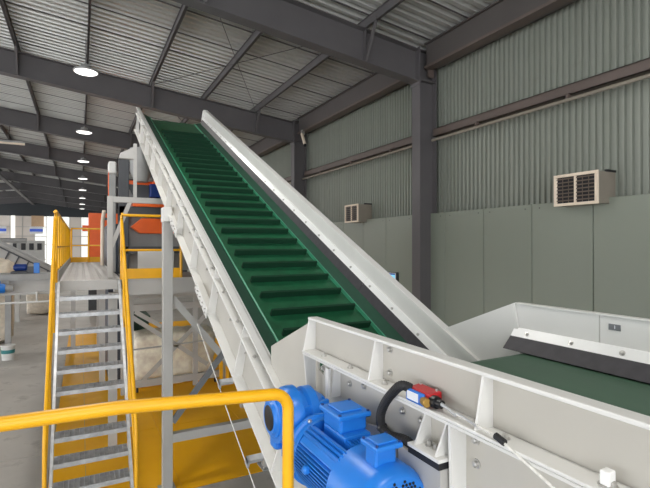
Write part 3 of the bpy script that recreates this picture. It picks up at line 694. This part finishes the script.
for p in me.polygons: p.use_smooth = True
bale = bpy.data.objects.new('wrapped_bale', me); C.objects.link(bale); bale.location = (1.9, 11.15, .57)
tag(bale, 'crumpled bale wrapped in pale plastic film behind the crossed braces', 'bale')
GB = thing('green_bin', 'dark green container behind the braces behind the wrapped bale', 'container', (1.25, 12.6, 0))
MB().box(1.0, 1.5, 12.2, 13.2, .1, 1.34).build('body', mat('dark_green_bin', srgb(30, 66, 50), .5), GB, bev=.02); MB().box(.97, 1.53, 12.16, 13.24, 1.29, 1.35).build('rim', mat('green_rim', srgb(40, 80, 60), .5), GB)
for x in (1.1, 1.4): MB().box(x-.05, x+.05, 12.3, 13.1, .004, .1).build('skid', darkm, GB)

# ------------------------------------------------------------------ machines at the far left
def at(u, vv, y):
    a = (u-325)/460; c, s_ = .8834, .4687; dep = y/(c-a*s_)
    return dep*(a*c+s_), EYE-(vv-245.5)*dep/460
LC = thing('long_trough_conveyor', 'long grey trough conveyor crossing the hall left of the stair', 'conveyor', (-3, 15.5, 0))
MB().box(-9, -.55, 15.4, 16.2, 1.78, 2.12).build('side_panel', greyp, LC); MB().box(-9, -.55, 15.3, 16.3, 2.12, 2.3).build('top_rail', midm, LC); MB().box(-9, -.55, 15.34, 15.4, 1.72, 1.78).build('bottom_flange', greyp, LC)
for k in range(9): MB().box(-8.8+k, -8.75+k, 15.34, 15.4, 1.78, 2.3).build('rib', greyp, LC)
for x in (-7.5, -4.8, -1.8): MB().box(x-.07, x+.07, 15.5, 15.64, 0, 1.72).build('leg', midm, LC)
MB().tube([(-9, 15.2, 1.52), (-.5, 15.2, 1.52)], .03, 8).build('pipe', white, LC)
for x in (-6.5, -3.8, -1.1): MB().box(x-.02, x+.02, 15.18, 15.42, 1.5, 1.8).build('pipe_hanger', white, LC)
BMo = thing('small_drive_motor', 'small blue motor hanging at the left end of the trough conveyor', 'motor', (-1.95, 15.0, 1.9))
MB().lathe((-2.2, 15.05, 1.94), (1, 0, 0), [(0, .09), (.03, .13), (.36, .13), (.4, .1)], 16).build('body', blue, BMo, smooth=True); MB().lathe((-1.8, 15.05, 1.94), (1, 0, 0), [(0, .09), (.18, .09)], 14).build('gearbox', midm, BMo); MB().box(-2.06, -1.92, 14.97, 15.13, 2.06, 2.14).build('terminal_box', blue, BMo)
MB().bar((-1.85, 15.12, 1.86), (-1.85, 15.4, 1.86), .1, .05).build('mount', darkm, BMo)
BK = thing('bucket', 'white plastic bucket with teal band on the concrete by the conveyor leg', 'bucket', (-1.91, 17.3, 0))
bxy = (-1.75, 15.1)
BK.location = (*bxy, 0); WL[BK] = Vector((*bxy, 0))
MB().lathe((*bxy, 0), (0, 0, 1), [(0, .14), (.36, .165), (.38, .175), (.4, .17)], 20).build('body', white, BK, smooth=True); MB().lathe((*bxy, .18), (0, 0, 1), [(0, .158), (.1, .165)], 20).build('band', mat('teal_band', srgb(60, 130, 130), .5), BK, smooth=True)
FL = thing('inclined_grey_conveyor', 'grey inclined conveyor sloping down to the right behind the trough conveyor', 'conveyor', (-4, 22, 0))
p0, p1 = at(-60, 212, 22), at(62, 272, 22)
m = MB().extr([(p0[0], 22, p0[1]), (p1[0], 22, p1[1]), (p1[0], 22, p1[1]-.75), (p0[0], 22, p0[1]-.75)], (0, .9, 0)).build('trough', greyp, FL)
MB().bar((p0[0], 22, p0[1]), (p1[0], 22, p1[1]), .14, .09).build('top_flange', midm, FL)
MB().bar((p0[0], 21.97, p0[1]-.22), (p1[0], 21.97, p1[1]-.22), .06, .05).build('mid_flange', darkm, FL)
for k in range(12):
    t = (k+.5)/12; x = p0[0]+(p1[0]-p0[0])*t; z = p0[1]+(p1[1]-p0[1])*t
    MB().bar((x, 21.97, z-.22), (x-.22, 21.97, z-.74), .05, .05).build('rib', darkm, FL)
for t in (.25, .6): 
    x = p0[0]+(p1[0]-p0[0])*t; z = p0[1]+(p1[1]-p0[1])*t; MB().box(x-.08, x+.08, 22.3, 22.46, 0, z-.75).build('leg', white, FL)
for i, (x, y, w) in enumerate(((-2.32, 17.7, .38), (-4.6, 20.4, .6), (-1.6, 24.5, .5))):
    bm = bmesh.new(); bmesh.ops.create_cube(bm, size=1); bmesh.ops.subdivide_edges(bm, edges=bm.edges[:], cuts=5, use_grid_fill=True)
    for v_ in bm.verts:
        n = v_.co.normalized(); v_.co = v_.co*.75+n*.17+n*random.uniform(-.03, .03)
        v_.co.x *= w*2; v_.co.y *= 1.1; v_.co.z = v_.co.z*(2.42, 1.7, 1.5)[i]
    me = bpy.data.meshes.new('bulk_bag'); zmin = min(v_.co.z for v_ in bm.verts); bm.to_mesh(me); bm.free(); me.materials.append(bagm)
    for p in me.polygons: p.use_smooth = True
    o = bpy.data.objects.new('bulk_bag', me); C.objects.link(o); o.location = (x, y, -zmin)
    tag(o, ['cream woven bulk bag behind the left end of the trough conveyor', 'cream woven bulk bag at the extreme left edge of the picture', 'cream bulk bag farthest back beside the walkway rail'][i], 'bag', 'bulk bags on the hall floor')
PU = thing('pump_unit', 'dark and blue pump unit standing on top of the trough conveyor', 'machine', (-1.5, 15.8, 2.3))
MB().box(-1.75, -1.36, 15.5, 16.1, 2.3, 2.36).build('frame', darkm, PU, bev=.01); MB().box(-1.2, -1.06, 15.6, 15.8, 2.3, 2.6).build('blue_box', blue, PU, bev=.01); MB().lathe((-1.7, 15.75, 2.47), (1, 0, 0), [(0, .06), (.05, .1), (.3, .1), (.34, .06)], 14).build('motor', blued, PU, smooth=True); MB().box(-1.36, -1.2, 15.6, 15.7, 2.3, 2.5).build('coupling', darkm, PU)
OPi = thing('cross_pipe', 'grey horizontal pipe line crossing the hall in front of the far wall', 'pipe', (-7, 32, 0))
MB().tube([(-13, 32, 3.4), (-2.8, 32, 3.4)], .14, 10).build('pipe', midm, OPi, smooth=True)
for x in (-12, -7.5, -3.2): MB().box(x-.1, x+.1, 31.95, 32.1, 0, 3.3).build('stand', midm, OPi)
TB = thing('white_cabinet', 'row of pale boxes with dark openings far down the hall', 'cabinet', (-4.4, 50, 0))
MB().box(-5.6, -3.0, 49.6, 50.6, 0, 3.55).build('body', greyp, TB)
for k in range(4): MB().box(-5.4+k*.62, -5.05+k*.62, 49.55, 49.6, 2.7, 3.3).build('opening', blackm, TB)

# ------------------------------------------------------------------ lamps
def lamp(x, y, z, label, lit=True):
    t = thing('high_bay_lamp', label, 'lamp', (x, y, z), 'high bay lamps under the roof')
    MB().lathe((x, y, z), (0, 0, 1), [(0, .25), (.025, .255), (.045, .24), (.07, .12), (.15, .1), (.16, .03), (.2, .02)], 28).build('housing', midm, t, smooth=True)
    MB().lathe((x, y, z-.012), (0, 0, 1), [(0, .215), (.012, .232)], 28).build('diffuser', lampm, t)
    top = rt(x)+.02-.0 if x > RX else rt(2*RX-x)+.02
    MB().tube([(x, y, z+.2), (x, y, top)], .012, 6).build('hanger', steelf, t)
    disk_light('lamp_light', (0, 0, -.03), LAMP_W, .4, t)
    return t
order = ['nearest and largest', 'second nearest', 'third nearest', 'fourth nearest', 'fifth nearest', 'sixth nearest', 'seventh nearest', 'farthest']
L0 = lamp(.09, 11.3, 6.88, 'round high bay lamp, the nearest and largest of the row above the walkway')
for k in range(1, 8):
    dup(L0, (.09, 11.3+BAY*k, 6.88), 'round high bay lamp, the %s of the row above the walkway' % order[k])
for i, y in enumerate((5.2, -.9)): dup(L0, (.09, y, 6.88), ['round high bay lamp overhead just above the top edge of the picture', 'round high bay lamp overhead behind the viewpoint'][i])
BL = thing('batten_lamp', 'pale straight batten lamp along a rafter at the left edge', 'lamp', (-3.5, 18.9, 6.5))
MB().box(-5.0, -1.72, 18.85, 18.93, 6.56, 6.62).build('tube', cream, BL); MB().box(-5.0, -1.72, 18.84, 18.94, 6.62, 6.68).build('casing', midm, BL)
for x in (-4.6, -2.2): MB().tube([(x, 18.89, 6.68), (x, 19.3, rb(x)+.02)], .012, 6).build('hanger', steelf, BL)

# ------------------------------------------------------------------ things on the right wall
def cooler(y0, y1, z0, z1, label):
    t = thing('air_cooler', label, 'air cooler', (6.2, (y0+y1)/2, z0), 'louvred air coolers on the right wall')
    xf = 6.0
    fr = MB().box(xf, xf+.03, y0, y1, z0, z0+.04).box(xf, xf+.03, y0, y1, z1-.04, z1).box(xf, xf+.03, y0, y0+.045, z0+.04, z1-.04).box(xf, xf+.03, y1-.045, y1, z0+.04, z1-.04)
    ym = (y0+y1)/2; fr.box(xf, xf+.03, ym-.014, ym+.014, z0+.04, z1-.04); fr.build('frame', cream, t, bev=.003)
    MB().box(xf+.03, 6.415, y0+.01, y1-.01, z0+.01, z1-.01).build('duct', ductm, t)
    MB().box(xf+.028, xf+.034, y0+.04, y1-.04, z0+.03, z1-.03).build('dark_inside', blackm, t)
    MB().box(xf+.2, 6.42, y0+.0, y0+.03, z1-.01, z1+.02).build('bracket', blackr, t)
    for (a, b_) in ((y0+.045, ym-.014), (ym+.014, y1-.045)):
        for k in range(7):
            z = z0+.065+k*(z1-z0-.11)/6.6
            MB().extr([(xf+.003, a, z), (xf+.026, a, z+.014), (xf+.026, a, z+.022), (xf+.003, a, z+.008)], (0, b_-a, 0)).build('slat', louver, t)
        for k in (1, 2): 
            yy = a+(b_-a)*k/3; MB().box(xf+.01, xf+.02, yy-.004, yy+.004, z0+.04, z1-.04).build('vane', louver, t)
    return t
cooler(3.66, 4.30, 3.655, 4.10, 'large cream framed louvred air cooler on the wall at the right')
cooler(9.6, 10.24, 3.68, 4.13, 'smaller looking louvred air cooler on the wall between the two dark columns')
SC = thing('wall_screen', 'small lit blue screen in a dark frame on the wall behind the white rail', 'screen', (6.2, 8.55, 2.0))
MB().box(6.2, 6.27, 8.3, 8.8, 2.0, 2.5).build('frame', darkm, SC, bev=.006); MB().box(6.195, 6.2, 8.32, 8.78, 2.02, 2.485).build('bezel', cream, SC)
MB().box(6.19, 6.195, 8.34, 8.74, 2.06, 2.475).build('display', screenm, SC); MB().box(6.187, 6.19, 8.34, 8.74, 2.44, 2.475).build('header', screenb, SC)
AT = thing('angled_tube', 'short pale tube slanting down below the eave beam at the far dark column', 'tube', (6.0, 12.7, 6.3))
MB().tube([(5.98, 12.78, 6.52), (5.9, 12.4, 6.10)], .045, 10).build('tube', cream, AT); MB().lathe((5.9, 12.4, 6.10), (-.14, -.67, -.74), [(0, .05), (.02, .05)], 10).build('end_cap', blackr, AT)
MB().box(5.96, 6.06, 12.74, 12.82, 6.5, 6.64).build('clip', bolt_m, AT)
